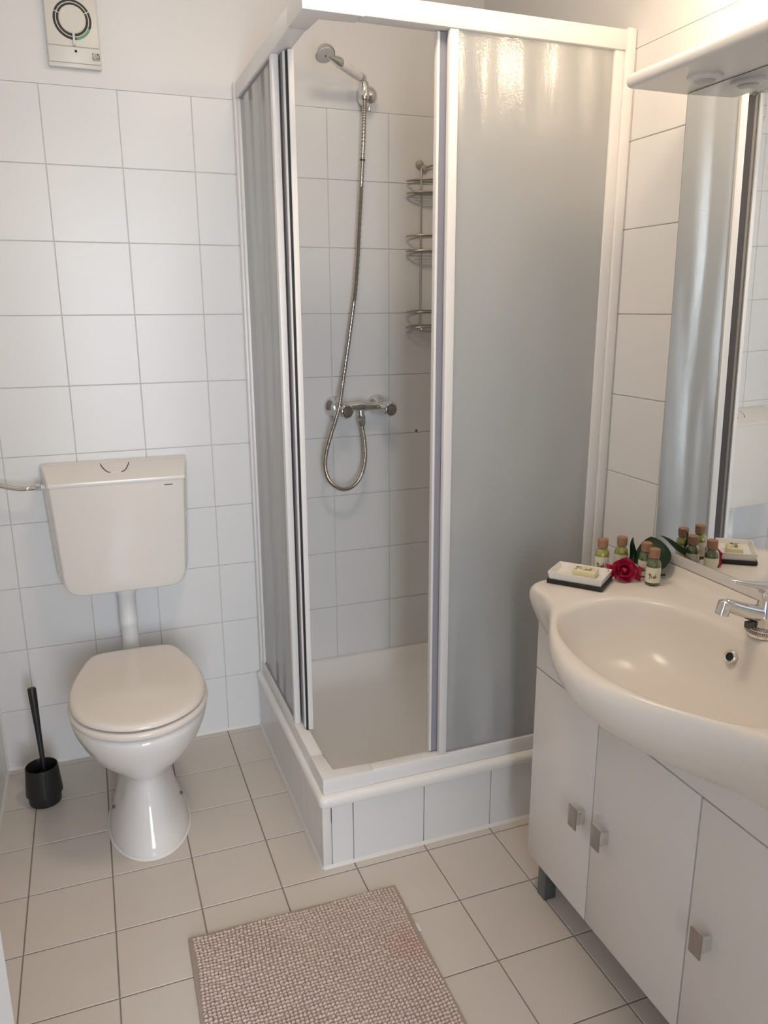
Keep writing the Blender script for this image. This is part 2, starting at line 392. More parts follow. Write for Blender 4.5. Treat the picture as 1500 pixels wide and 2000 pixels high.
# ------------------------------------------------------------------ shower fittings
hd = thing('shower_holder', 'round chrome ball holder for hand shower above the tiles', 'shower holder', (0.522, 0.0, 2.035))
bm = bmesh.new(); lathe(bm, [(0.020, 0.0), (0.022, 0.008), (0.0265, 0.018), (0.0295, 0.034), (0.0280, 0.048), (0.022, 0.060), (0.013, 0.067), (0.003, 0.069)], 28, axis_m((0.518, -0.0, 2.032), (0, -1, 0)))
obj('ball', bm, M_CHROME, hd, smooth=60)
bm = bmesh.new(); lathe(bm, [(0.013, 0.0), (0.0145, 0.006), (0.0145, 0.040), (0.012, 0.046)], 20, axis_m((0.4985, -0.066, 2.016), (-0.03, -0.02, 1)))
obj('clip', bm, M_CHROME, hd)
obj('clip_screw', lathe(bmesh.new(), [(0.006, 0), (0.006, 0.016), (0.003, 0.019)], 12, axis_m((0.525, -0.03, 2.010), (0.05, -0.1, -1))), M_CHROME, hd)
hs = thing('hand_shower', 'small chrome hand shower with white handle, tilted above tiled shower wall', 'hand shower', (0.4985, -0.063, 2.066))
elb = Vector((0.4950, -0.066, 2.062)); A = Vector((0.4780, -0.088, 2.068)); Bq = Vector((0.3990, -0.150, 2.081)); Cq = Vector((0.3860, -0.160, 2.084)); H = Vector((0.3430, -0.185, 2.091))
obj('elbow', tube(bmesh.new(), crom([elb+Vector((0, 0, -0.012)), elb, elb.lerp(A, 0.5)+Vector((0.003, 0, 0.004)), A], 5), [0.010]*5+[0.0115]*5+[0.0125]*6, 14), M_CHROME, hs)
dv = (Bq-A)
obj('handle', tube(bmesh.new(), [A+dv*t for t in (0, .03, .2, .5, .8, .97, 1)], [0.009, 0.0115, 0.0125, 0.0135, 0.0130, 0.012, 0.010], 18), mat('white_handle', (0.82, 0.80, 0.77), 0.25), hs)
obj('neck', tube(bmesh.new(), [Bq, Bq.lerp(Cq, .3), Cq, Cq.lerp(H, .45), H.lerp(Cq, .25)], [0.0125, 0.0150, 0.0135, 0.0085, 0.010], 16), M_CHROME, hs)
fd = Vector((0.10, -0.52, -0.85)).normalized()
obj('head', lathe(bmesh.new(), [(0.006, -0.022), (0.018, -0.018), (0.0265, -0.008), (0.0285, 0.0), (0.0275, 0.004)], 28, axis_m(H, fd)), M_CHROME, hs, smooth=60)
fp = obj('spray_face', lathe(bmesh.new(), [(0.0255, 0.003), (0.0250, 0.006), (0.017, 0.0068)], 28, axis_m(H, fd)), mat('spray_plate', (0.60, 0.60, 0.58), 0.3), hs)
obj('centre_screw', lathe(bmesh.new(), [(0.0025, 0.006), (0.002, 0.0085)], 10, axis_m(H, fd)), M_EDGE, fp)
# hose: from the clip, behind the left knob, loops below and up to the mixer
hp = crom([(0.4985, -0.064, 2.018), (0.497, -0.064, 1.97), (0.492, -0.062, 1.86), (0.483, -0.056, 1.70), (0.470, -0.050, 1.50), (0.447, -0.050, 1.34), (0.420, -0.060, 1.20),
           (0.390, -0.098, 1.105), (0.366, -0.094, 1.03), (0.349, -0.088, 0.965), (0.346, -0.084, 0.915), (0.362, -0.080, 0.870), (0.400, -0.076, 0.841), (0.436, -0.074, 0.843), (0.468, -0.072, 0.872), (0.486, -0.070, 0.925), (0.487, -0.068, 0.985), (0.479, -0.066, 1.045)], 34)
rr = [0.0068+0.0008*math.cos(2*PI*i/3.0) for i in range(len(hp))]
obj('hose', tube(bmesh.new(), hp, rr, 10), M_HOSE, hs)
obj('hose_ring', tube(bmesh.new(), [(0.4915, -0.062, 1.852), (0.4912, -0.062, 1.848)], 0.0086, 12), M_EDGE, hs)

mx_ = thing('shower_mixer', 'chrome two-knob shower mixer on the tiled wall', 'shower mixer', (0.478, 0.0, 1.10))
def esc(x): return lathe(bmesh.new(), [(0.034, 0.0), (0.034, 0.004), (0.030, 0.014), (0.018, 0.024), (0.014, 0.034), (0.014, 0.045)], 26, axis_m((x, -0.001, 1.104), (0, -1, 0)))
obj('escutcheon', esc(0.403), M_CHROME, mx_); obj('escutcheon', esc(0.553), M_CHROME, mx_)
bm = bmesh.new(); tube(bm, [(0.392, -0.055, 1.104), (0.42, -0.055, 1.104), (0.455, -0.055, 1.105), (0.478, -0.055, 1.106), (0.501, -0.055, 1.105), (0.53, -0.055, 1.104), (0.565, -0.055, 1.104)], [0.014, 0.0135, 0.0145, 0.019, 0.0145, 0.0135, 0.014], 18)
tube(bm, [(0.478, -0.055, 1.10), (0.478, -0.06, 1.075)], [0.014, 0.0115], 16)
obj('body', bm, M_CHROME, mx_)
obj('outlet_nut', lathe(bmesh.new(), [(0.0115, 0), (0.0135, 0.003), (0.0135, 0.012), (0.0115, 0.014), (0.0125, 0.018), (0.0125, 0.026), (0.0085, 0.036)], 8, axis_m((0.4782, -0.061, 1.078), (0.02, -0.15, -1))), M_CHROME, mx_, smooth=20)
for x in (0.403, 0.553):
    bm = bmesh.new(); n = 48; rings = []
    K = axis_m((x+0.008, -0.058, 1.099), (0.16, -1, -0.05))
    for zz, r0, amp in ((0.0, 0.014, 0), (0.010, 0.0150, 0), (0.016, 0.0225, 0.0012), (0.022, 0.0240, 0.0018), (0.040, 0.0235, 0.0018), (0.046, 0.0205, 0.0006), (0.047, 0.017, 0)):
        rings.append([K @ Vector(((r0+amp*math.cos(8*2*PI*i/n))*math.cos(2*PI*i/n), (r0+amp*math.cos(8*2*PI*i/n))*math.sin(2*PI*i/n), zz)) for i in range(n)])
    loft(bm, rings); kn = obj('knob', bm, M_CHROME, mx_, smooth=45)
    obj('knob_ring', lathe(bmesh.new(), [(0.0172, 0.0468), (0.0172, 0.0478), (0.0150, 0.0478)], 28, K), M_EDGE, kn)
    obj('knob_cap', lathe(bmesh.new(), [(0.0150, 0.047), (0.0146, 0.0492), (0.010, 0.0500)], 28, K), M_STEEL, kn)

# wall rack of bent wire
ck = thing('shower_rack', 'three-tier bent steel wire rack on the shower wall', 'shower rack', (0.778, 0.0, 1.60))
for x in (0.706, 0.85):
    obj('upright', tube(bmesh.new(), crom([(x, -0.012, 1.845), (x, -0.012, 1.70), (x, -0.012, 1.50), (x, -0.012, 1.37), (x+0.004*(1 if x < 0.8 else -1), -0.016, 1.347), (0.778+(x-0.778)*0.72, -0.030, 1.342), (0.778, -0.040, 1.341)], 6), 0.0035, 8), M_STEEL, ck)
    obj('suction_disc', lathe(bmesh.new(), [(0.0125, 0), (0.0135, 0.003), (0.0125, 0.006), (0.004, 0.0075)], 20, axis_m((x-0.002 if x < 0.8 else x+0.002, -0.002, 1.858), (0, -1, 0))), M_STEEL, ck)
    obj('suction_disc', lathe(bmesh.new(), [(0.0105, 0), (0.0110, 0.003), (0.0105, 0.005), (0.004, 0.006)], 20, axis_m((x+0.012 if x < 0.8 else x-0.012, -0.008, 1.846), (0, -1, 0))), M_STEEL, ck)
obj('top_wire', tube(bmesh.new(), crom([(0.720, -0.010, 1.848), (0.74, -0.015, 1.854), (0.778, -0.018, 1.858), (0.816, -0.015, 1.854), (0.836, -0.010, 1.848)], 6), 0.0035, 8), M_STEEL, ck)
def bow(z, dep, tip, closed=True):
    back = [(0.653, tip, z-0.002), (0.68, -0.012, z+0.003), (0.706, -0.008, z+0.004), (0.778, -0.006, z+0.004), (0.85, -0.008, z+0.004), (0.876, -0.012, z+0.003), (0.903, tip, z-0.002)]
    front = [(0.885, -dep*0.72, z-0.001), (0.845, -dep*0.93, z), (0.778, -dep, z), (0.711, -dep*0.93, z), (0.671, -dep*0.72, z-0.001)]
    return crom(back+front, 5, True)
for zr_, zs_ in ((1.806, 1.770), (1.641, 1.595), (1.404, 1.356)):
    r1 = obj('shelf_rail', tube(bmesh.new(), bow(zr_, 0.075, -0.022), 0.0028, 8, closed=True), M_STEEL, ck)
    r2 = obj('shelf_frame', tube(bmesh.new(), bow(zs_, 0.072, -0.022), 0.0032, 8, closed=True), M_STEEL, ck)
    for yy in (-0.020, -0.033, -0.046, -0.058):
        hwid = 0.118-abs(yy+0.02)*0.75
        obj('shelf_wire', tube(bmesh.new(), [(0.778-hwid, yy, zs_), (0.778, yy, zs_+0.001), (0.778+hwid, yy, zs_)], 0.0020, 6), M_STEEL, r2)

# ------------------------------------------------------------------ cistern, flush pipe, supply hose
CX = -0.293
ci = thing('cistern', 'cream plastic wall-hung toilet cistern with flush plate in its sloping lid', 'cistern', (CX, 0.0, 0.60))
def front_outline(hw_t, hw_b, zt, zb, r, n=7):
    out = [(hw_t, zt)]
    for i in range(n+1):
        a = -PI/2*i/n; out.append((hw_b-r+r*math.cos(a), zb+r+r*math.sin(a)))
    for i in range(n+1):
        a = -PI/2-PI/2*i/n; out.append((-hw_b+r+r*math.cos(a), zb+r+r*math.sin(a)))
    out.append((-hw_t, zt)); return out
bm = bmesh.new(); rings = []
for y, ex, r, zb, sl in ((-0.002, 0.020, 0.055, 0.596, 0), (-0.060, 0.014, 0.054, 0.597, 0), (-0.134, -0.001, 0.05, 0.599, 0), (-0.140, -0.004, 0.048, 0.602, 0), (-0.1425, -0.009, 0.046, 0.608, 0)):
    rings.append([Vector((CX+x, y, z)) for x, z in front_outline(0.190+ex, 0.176+ex, 0.936, zb, r)])
loft(bm, rings); obj('tank', bm, M_CIST, ci, smooth=40)
bm = bmesh.new()
prof = [(-0.002, 0.976), (-0.030, 0.976), (-0.050, 0.9725), (-0.105, 0.9535), (-0.135, 0.944), (-0.1445, 0.940), (-0.1455, 0.935), (-0.1445, 0.930), (-0.002, 0.930)]
rings = []
for sx, f in ((-1, 0.985), (-1, 1.0), (1, 1.0), (1, 0.985)):
    rg = []
    for y, z in prof:
        hw = 0.211-(0.0205)*min(1, max(0, -y/0.14))
        if f < 1: zz = z-0.003 if z > 0.94 else z; yy = y+0.003 if y < -0.1 else y
        else: zz, yy = z, y; hw -= 0.004
        rg.append(Vector((CX+sx*hw, yy, zz)))
    rings.append(rg)
loft(bm, rings); ld_ = obj('lid', bm, M_CIST, ci, smooth=30)
def slope(y): return 0.9725+(y+0.05)*(0.0285/0.085)-0.0    # lid surface height
bp_ = [( -0.040, -0.044), (-0.036, -0.066), (-0.024, -0.094), (-0.010, -0.101), (0.010, -0.101), (0.026, -0.094), (0.037, -0.066), (0.041, -0.044)]
bp3 = crom([(CX-0.003+x, y, slope(y)+0.0005 if y < -0.05 else 0.9735) for x, y in bp_], 4)
for a, b in ((0, 11), (17, 28)):
    obj('button_gap', tube(bmesh.new(), bp3[a:b+1], [0.0005]+[0.0012]*(b-a-1)+[0.0005], 6), M_DARK, ld_)
FB = bmesh.new(); fc_ = sum(bp3, Vector())/len(bp3)
loft(FB, [[p+Vector((0, 0, -0.002)) for p in bp3], [fc_+(p-fc_)*0.96+Vector((0, 0, 0.0010)) for p in bp3]]); obj('flush_button', FB, M_CIST, ld_)
obj('maker_mark', box(CX+0.128, CX+0.152, -0.1436, -0.1428, 0.9145, 0.9175), M_EDGE, ci, smooth=0, label='tiny dark maker mark')
obj('flush_pipe', lathe(bmesh.new(), [(0.033, 0.602), (0.033, 0.585), (0.030, 0.574), (0.0255, 0.566), (0.0255, 0.49), (0.027, 0.486), (0.027, 0.470), (0.0250, 0.464), (0.0250, 0.345)], 24, Matrix.Translation((-0.2965, -0.072, 0))), M_PIPE, ci)
sh = thing('supply_hose', 'braided steel water hose joined to left side of cistern', 'hose', (-0.6, -0.07, 0.92))
obj('braid', tube(bmesh.new(), crom([(XL+0.002, -0.050, 0.955), (-0.66, -0.055, 0.950), (-0.61, -0.066, 0.934), (-0.560, -0.070, 0.921), (-0.530, -0.070, 0.920), (-0.515, -0.070, 0.921)], 12), [0.0065+0.0003*(i % 2) for i in range(61)], 10), M_HOSE, sh)
obj('ferrule', lathe(bmesh.new(), [(0.0060, 0), (0.0072, 0.002), (0.0072, 0.010), (0.006, 0.012)], 14, axis_m((-0.545, -0.070, 0.920), (1, 0, 0.02))), M_CHROME, sh)
obj('nut', lathe(bmesh.new(), [(0.009, 0), (0.0105, 0.002), (0.0105, 0.014), (0.009, 0.016)], 6, axis_m((-0.518, -0.070, 0.921), (1, 0, 0.02))), M_CHROME, sh, smooth=15)
obj('thread', lathe(bmesh.new(), [(0.0085, 0), (0.0085, 0.012)], 16, axis_m((-0.502, -0.070, 0.9213), (1, 0, 0))), M_PIPE, sh)

# ------------------------------------------------------------------ toilet
TX = -0.297
to = thing('toilet', 'white ceramic pedestal toilet with its lid closed', 'toilet', (TX, -0.42, 0))
W = [(-0.175, 0.0), (-0.176, 0.060), (-0.182, 0.100), (-0.205, 0.124), (-0.26, 0.143), (-0.33, 0.162), (-0.41, 0.1735), (-0.49, 0.1715), (-0.55, 0.156), (-0.60, 0.125), (-0.637, 0.080), (-0.656, 0.035), (-0.660, 0.0)]
half = crom([(w_, y, 0) for y, w_ in W], 5)
outline = [(p.x, p.y) for p in half]+[(-p.x, p.y) for p in reversed(half[1:-1])]
def oring(z, off=0.0, sy=1.0, yc=-0.42, sxx=1.0):
    r = []
    for x, y in outline:
        d = Vector((x, y-yc)); L = d.length; d = d*(L+off)/L
        r.append(Vector((TX+d.x*sxx, yc+d.y*sy, z)))
    return r
def egg(z, front, back, hw, n=48, pw=2.0, yc=None, pb=2.6):
    yc = yc if yc is not None else (front+back)/2+0.03
    r = []
    for i in range(n):
        a = 2*PI*i/n; c, s = math.cos(a), math.sin(a)
        e = 2/pw if s < 0 else 2/pb
        x = hw*math.copysign(abs(c)**e, c); y = yc+(abs(front-yc) if s < 0 else abs(back-yc))*math.copysign(abs(s)**e, s)
        r.append(Vector((TX+x, y, z)))
    return r
bm = bmesh.new(); lv = []
for z, f_, b_, hw, yc in ((0.0, -0.594, -0.215, 0.107, -0.42), (0.012, -0.593, -0.215, 0.106, -0.42), (0.05, -0.573, -0.215, 0.093, -0.41), (0.10, -0.548, -0.215, 0.078, -0.40), (0.15, -0.531, -0.21, 0.066, -0.39), (0.185, -0.526, -0.20, 0.061, -0.39),
                          (0.203, -0.534, -0.19, 0.072, -0.39), (0.228, -0.563, -0.185, 0.104, -0.40), (0.265, -0.600, -0.18, 0.136, -0.41), (0.305, -0.630, -0.18, 0.159, -0.42), (0.345, -0.652, -0.18, 0.174, -0.425), (0.372, -0.662, -0.18, 0.1785, -0.43), (0.384, -0.661, -0.18, 0.177, -0.43), (0.388, -0.652, -0.19, 0.168, -0.43)):
    lv.append(egg(z, f_, b_, hw, 56, 2.0, yc))
loft(bm, lv); obj('bowl', bm, M_CERAM, to, smooth=70)
obj('inlet_spigot', lathe(bmesh.new(), [(0.040, 0.0), (0.040, 0.05), (0.034, 0.075), (0.034, 0.125)], 22, axis_m((TX, -0.22, 0.335), (0, 1, 0))), M_CERAM, to)
obj('waste_outlet', lathe(bmesh.new(), [(0.052, 0.0), (0.052, 0.215)], 24, axis_m((TX, -0.225, 0.15), (0, 1, 0))), M_PIPE, to)
bm = bmesh.new(); loft(bm, [oring(0.3920, -0.012), oring(0.3925, 0.001), oring(0.396, 0.004), oring(0.404, 0.006), oring(0.4105, 0.004), oring(0.4125, -0.003), oring(0.4120, -0.016)])
obj('seat', bm, M_SEAT, to, smooth=60)
bm = bmesh.new(); loft(bm, [oring(0.4172, -0.016), oring(0.4174, -0.004), oring(0.4195, 0.000), oring(0.4255, 0.000), oring(0.4305, -0.005), oring(0.4328, -0.012), oring(0.4340, -0.030), oring(0.4355, -0.075), oring(0.4362, -0.11)])
obj('lid', bm, M_SEAT, to, smooth=60)
for s in (-1, 1):
    obj('hinge', lathe(bmesh.new(), [(0.010, 0), (0.0115, 0.004), (0.0115, 0.026), (0.009, 0.030)], 16, axis_m((TX+s*0.075-0.015, -0.178, 0.404), (1, 0, 0))), M_PIPE, to)
    obj('floor_bolt', lathe(bmesh.new(), [(0.005, 0), (0.005, 0.003), (0.003, 0.006)], 10, axis_m((TX+s*0.0915, -0.40, 0.055), (s, 0, 0.25))), M_EDGE, to)
bm = bmesh.new(); loft(bm, [egg(0.0005, -0.600, -0.211, 0.113, 56, 2.0, -0.42), egg(0.006, -0.594, -0.215, 0.107, 56, 2.0, -0.42)], True, False, False)
obj('silicone_bead', bm, M_SILI, to)

# ------------------------------------------------------------------ toilet brush
BX, BY = -0.580, -0.212
bh = thing('brush_holder', 'black plastic toilet brush pot on the floor beside toilet', 'brush holder', (BX, BY, 0))
bm = bmesh.new(); n = 40
prof = [(0.042, 0.0, 0), (0.0445, 0.003, 0), (0.046, 0.030, 0), (0.0515, 0.033, 0), (0.0510, 0.040, 0), (0.046, 0.105, 0), (0.0445, 0.118, 0), (0.043, 0.119, 0), (0.0415, 0.116, 0), (0.043, 0.06, 0), (0.040, 0.012, 0)]
lathe(bm, [(r, z) for r, z, _ in prof], n, Matrix.Translation((BX, BY, 0)))
obj('pot', bm, M_BLKP, bh, smooth=30)
tbm = bmesh.new(); tube(tbm, [(BX+0.010, BY-0.0505, 0.036), (BX+0.009, BY-0.0455, 0.112)], 0.0012, 6); obj('mould_seam', tbm, M_BLKP, bh)
tb = thing('toilet_brush', 'black toilet brush with long tapering handle standing in its pot', 'toilet brush', (BX, BY, 0.02))
hp0, hp1 = Vector((BX+0.006, BY+0.004, 0.09)), Vector((-0.585, -0.160, 0.345))
obj('handle', tube(bmesh.new(), [hp0.lerp(hp1, t) for t in (0, .15, .5, .9, .985, 1)], [0.0065, 0.0068, 0.0085, 0.0118, 0.0120, 0.0105], 16), M_BLKP, tb)
bm = bmesh.new(); lathe(bm, [(0.010, 0.02), (0.026, 0.028), (0.030, 0.05), (0.028, 0.078), (0.016, 0.090)], 20, Matrix.Translation((BX+0.004, BY+0.002, 0)))
obj('brush_head', bm, M_BLKP, tb)

# ------------------------------------------------------------------ extractor fan
fn = thing('extractor_fan', 'cream square extractor fan with round dark grille high on the back wall', 'extractor fan', (-0.30, 0.0, 2.14))
FX0, FX1, FZ0, FZ1 = -0.3665, -0.2345, 2.040, 2.242
obj('casing', box(FX0, FX1, -0.020, 0.0, FZ0, FZ1, bev=0.003), M_FANC, fn)
obj('front_cover', box(FX0+0.002, FX1-0.002, -0.026, -0.019, FZ0+0.010, FZ1-0.006, bev=0.002), M_FANC, fn)
obj('cover_line', box(FX0+0.003, FX1-0.003, -0.0266, -0.0258, 2.0875, 2.090), mat('fan_shadow_line', (0.42, 0.40, 0.35), 0.5), fn, smooth=0)
FC = (-0.2985, -0.0255, 2.152)
def ringmesh(r0, r1, y0, y1, n=44): return lathe(bmesh.new(), [(r0, y0), (r1, y0), (r1, y1), (r0, y1), (r0, y0)], n, axis_m((FC[0], FC[1], FC[2]), (0, -1, 0)), cap=False)
obj('grille_ring', ringmesh(0.0335, 0.0475, -0.004, 0.0012), M_FAND, fn)
obj('ring_trim', ringmesh(0.0395, 0.0415, 0.0005, 0.0032), M_FANC, fn)
obj('centre_disc', lathe(bmesh.new(), [(0.0335, -0.002), (0.0335, 0.005), (0.031, 0.0068)], 40, axis_m(FC, (0, -1, 0))), M_FANC, fn)
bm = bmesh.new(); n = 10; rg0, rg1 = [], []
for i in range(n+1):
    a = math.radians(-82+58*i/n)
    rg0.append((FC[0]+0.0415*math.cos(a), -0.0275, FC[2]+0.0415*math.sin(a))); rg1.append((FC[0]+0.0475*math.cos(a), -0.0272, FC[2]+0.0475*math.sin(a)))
loft(bm, [rg0, rg1], False, False, False); obj('green_glint', bm, M_GREENL, fn, smooth=0, label='green glint on grille ring')  # reflection of greenery, put in as a green coloured strip
for a in (158, 28):
    ca, sa = math.cos(math.radians(a)), math.sin(math.radians(a))
    obj('ring_spoke', tube(bmesh.new(), [(FC[0]+0.033*ca, -0.0275, FC[2]+0.033*sa), (FC[0]+0.0475*ca, -0.0275, FC[2]+0.0475*sa)], 0.0013, 6), M_FANC, fn)
obj('pull_tab', box(-0.3015, -0.2955, -0.036, -0.026, 2.090, 2.122, bev=0.0015), M_FANC, fn)
for z_ in (2.078, 2.227): obj('screw_hole', lathe(bmesh.new(), [(0.0033, 0.0), (0.0033, 0.0012)], 14, axis_m((-0.2965, -0.0258, z_), (0, -1, 0))), M_DARK, fn)
# round-V logo print
LX, LZ, ly = -0.2470, 2.0675, -0.0264
lg = obj('logo', box(LX-0.0095, LX+0.0095, ly, ly+0.0006, LZ-0.0035, LZ+0.0095), M_EDGE, fn, smooth=0)
obj('logo_circle', lathe(bmesh.new(), [(0.0066, 0), (0.0066, 0.0004)], 24, axis_m((LX-0.003, ly, LZ+0.003), (0, -1, 0))), mat('logo_grey', (0.45, 0.44, 0.40), 0.5), lg)
bm = bmesh.new()
for a, b in (((0.001, 0.0085), (0.0050, -0.0025)), ((0.0085, 0.0085), (0.0050, -0.0025))):
    tube(bm, [(LX+a[0], ly-0.0003, LZ+a[1]), (LX+b[0], ly-0.0003, LZ+b[1])], 0.0010, 6)
obj('logo_letter', bm, M_FANC, lg)
obj('logo_strip', box(LX-0.0095, LX+0.0095, ly, ly+0.0006, LZ-0.0085, LZ-0.0042), mat('logo_strip_grey', (0.36, 0.35, 0.32), 0.5), fn, smooth=0)

# ------------------------------------------------------------------ bath mat
mt = thing('bath_mat', 'taupe tufted bath mat lying on the floor tiles', 'bath mat', (0.0, -1.32, 0.0)); mt.rotation_euler = (0, 0, math.radians(-0.9))
MW, ML = 0.252, 0.405
obj('backing', box(-MW-0.004, MW+0.004, -ML-0.004, ML+0.004, 0.0005, 0.006, bev=0.002), M_MATB, mt, local=True)
bv, bf = [], []
nx, ny = 57, 92
def tuft(cx, cy, rx, ry, h, z0, ang):
    b0 = len(bv); ca, sa = math.cos(ang), math.sin(ang)
    for rr_, zz in ((1.0, 0.0), (0.98, 0.5), (0.62, 0.88)):
        for k in range(7):
            a = 2*PI*k/7; x, y = rx*rr_*math.cos(a), ry*rr_*math.sin(a)
            bv.append((cx+x*ca-y*sa, cy+x*sa+y*ca, z0+h*zz))
    bv.append((cx, cy, z0+h))
    for l in (0, 1):
        for k in range(7):
            j = (k+1) % 7; bf.append((b0+l*7+k, b0+l*7+j, b0+l*7+7+j, b0+l*7+7+k))
    for k in range(7): bf.append((b0+14+k, b0+14+(k+1) % 7, b0+21))
for i in range(nx):
    for j in range(ny):
        x = -MW+0.004+(i+0.5)*(2*MW-0.008)/nx; y = -ML+0.004+(j+0.5)*(2*ML-0.008)/ny
        wv = 0.0022*math.sin(y*23+math.sin(x*14)*1.4)+0.0016*math.sin(x*31+y*11); wy = 0.0020*math.sin(x*27+y*9)
        tuft(x+wv+random.uniform(-.0007, .0007), y+wy+random.uniform(-.0007, .0007), 0.0046*random.uniform(.9, 1.1), 0.0047*random.uniform(.9, 1.1), 0.0068*random.uniform(.8, 1.2), 0.005, random.uniform(0, 3))
me = bpy.data.meshes.new('tufts'); me.from_pydata(bv, [], bf); me.materials.append(M_TUFT); me.shade_smooth()
tf = bpy.data.objects.new('tufts', me); COL.objects.link(tf); tf.parent = mt; tf['kind'] = 'stuff'
obj('care_tag', box(MW+0.002, MW+0.012, 0.248, 0.275, 0.001, 0.0035, bev=0.001), M_TAGW, mt, local=True, label='small white care tag')

# ------------------------------------------------------------------ vanity cabinet
VX, VY0, VY1 = 0.570, -1.035, -1.832
va = thing('vanity_cabinet', 'white three-door vanity cabinet on short grey legs under the washbasin', 'cabinet', (0.745, -1.434, 0))
for yy in (VY0-0.001, VY1+0.017): obj('side_panel', box(VX+0.019, XR-0.004, yy-0.016, yy, 0.108, 0.752, bev=0.001), M_LAQ, va)
obj('bottom_panel', box(VX+0.019, XR-0.004, VY1+0.018, VY0-0.018, 0.108, 0.124), M_CARC, va, smooth=0)
obj('back_panel', box(XR-0.010, XR-0.004, VY1+0.018, VY0-0.018, 0.124, 0.74), M_CARC, va, smooth=0)
dy = [VY0, -1.2775, -1.5705, VY1]
for k in range(3):
    d = obj('door', box(VX, VX+0.018, dy[k+1]+(0.0018 if k < 2 else 0), dy[k]-(0.0018 if k > 0 else 0), 0.104, 0.6048, bev=0.0015), M_LAQ, va)
    hy, hz = ((-1.243, 0.350), (-1.325, 0.355), (-1.616, 0.352))[k]
    bm = bmesh.new(); add_box(bm, VX-0.026, VX-0.0225, hy-0.014, hy+0.014, hz-0.0250, hz+0.0250, bev=0.0008)
    h = obj('handle', bm, M_STEEL, d, label='square brushed metal handle')
    obj('handle_post', box(VX-0.023, VX+0.0005, hy-0.0125, hy-0.0085, hz-0.014, hz+0.018, bev=0.001), M_CHROME, d)
    for q in (-0.009, -0.002, 0.005): obj('handle_groove', box(VX-0.0263, VX-0.0258, hy+q, hy+q+0.0012, hz-0.024, hz+0.024), M_GREY, h, smooth=0)
for x, y in ((0.604, -1.077), (0.604, -1.79), (0.86, -1.077), (0.86, -1.79)):
    obj('leg', box(x-0.0165, x+0.0165, y-0.0165, y+0.0165, 0.0, 0.108, bev=0.002), mat('leg_metal', (0.17, 0.18, 0.185), 0.3, metal=0.6) if 'leg_metal' not in bpy.data.materials else bpy.data.materials['leg_metal'], va)

# ------------------------------------------------------------------ washbasin
BC = Vector((0.612, -1.440)); ZD = 0.815
wbz = thing('washbasin', 'wide cream ceramic washbasin bulging over the front of the vanity', 'washbasin', (0.66, -1.44, 0.755))
hl = [(0.914, 0.440), (0.80, 0.440), (0.70, 0.440), (0.635, 0.438), (0.580, 0.430), (0.546, 0.412), (0.533, 0.385), (0.531, 0.355), (0.527, 0.322), (0.516, 0.290), (0.497, 0.255), (0.470, 0.212), (0.437, 0.160), (0.407, 0.100), (0.389, 0.045), (0.384, 0.0)]
hc = [Vector((0.914, 0.440, 0))]+[p for p in crom([(x, y, 0) for x, y in hl[1:]], 6)]
poly = [Vector((p.x, -1.440+p.y)) for p in hc]+[Vector((p.x, -1.440-p.y)) for p in reversed(hc[:-1])]
def cast(a):
    d = Vector((math.cos(a), math.sin(a))); best = None
    for i in range(len(poly)):
        p, q = poly[i], poly[(i+1) % len(poly)]; e = q-p
        den = d.x*e.y-d.y*e.x
        if abs(den) < 1e-12: continue
        w_ = p-BC; t = (w_.x*e.y-w_.y*e.x)/den; s = (w_.x*d.y-w_.y*d.x)/den
        if -1e-6 <= s <= 1+1e-6 and t > 0 and (best is None or t > best): best = t
    return best
NA = 192
ca_ = math.atan2(0.440, 0.914-BC.x)
angs = sorted([2*PI*i/NA for i in range(NA)]+[ca_, 2*PI-ca_])
outR = [cast(a) for a in angs]
def inrad(a):
    c, s = math.cos(a), math.sin(a)
    ax = 0.163 if c > 0 else 0.183
    e = 2.7 if c > 0 else 2.15
    return ((abs(c)/ax)**e+(abs(s)/0.266)**e)**(-1/e)
inR = [inrad(a) for a in angs]
def ringo(s, z, off=0.0): return [Vector((BC.x+(r*s+off)*math.cos(a), BC.y+(r*s+off)*math.sin(a), z)) for a, r in zip(angs, outR)]
def ringi(s, z, off=0.0): return [Vector((BC.x+(r*s+off)*math.cos(a), BC.y+(r*s+off)*math.sin(a), z)) for a, r in zip(angs, inR)]
def ringh(sx, sy, z): return [Vector((BC.x+r*sx*math.cos(a), BC.y+r*sy*math.sin(a), z)) for a, r in zip(angs, outR)]
def rimr(z, off): return [Vector((BC.x+(r+off*min(1, (r-q)/0.058))*math.cos(a), BC.y+(r+off*min(1, (r-q)/0.058))*math.sin(a), z)) for a, r, q in zip(angs, outR, inR)]
def rimi(z, off): return [Vector((BC.x+(q+off*min(1, (r-q)/0.058))*math.cos(a), BC.y+(q+off*min(1, (r-q)/0.058))*math.sin(a), z)) for a, r, q in zip(angs, outR, inR)]
def mixr(A_, B_, t, z): return [Vector((p.x*(1-t)+q.x*t, p.y*(1-t)+q.y*t, z)) for p, q in zip(A_, B_)]
ro, ri = ringo(1, 0), ringi(1, 0)
HL = [(0.16, 0.30, 0.594), (0.28, 0.45, 0.602), (0.40, 0.57, 0.618), (0.54, 0.68, 0.642), (0.70, 0.78, 0.674), (0.835, 0.865, 0.708), (0.93, 0.94, 0.742), (0.98, 0.98, 0.768), (1.0, 1.0, 0.786)]
HL = [(sx, sy, 0.786-(0.786-z)*0.83) for sx, sy, z in HL]
cut = []      # the cabinet's top panel is cut out round the bowl
def half_at(px):
    for (x0, y0), (x1, y1) in zip(hl[:-1], hl[1:]):
        if x1 <= px <= x0 and x0 > x1: return y0+(y1-y0)*(x0-px)/(x0-x1)
    return None
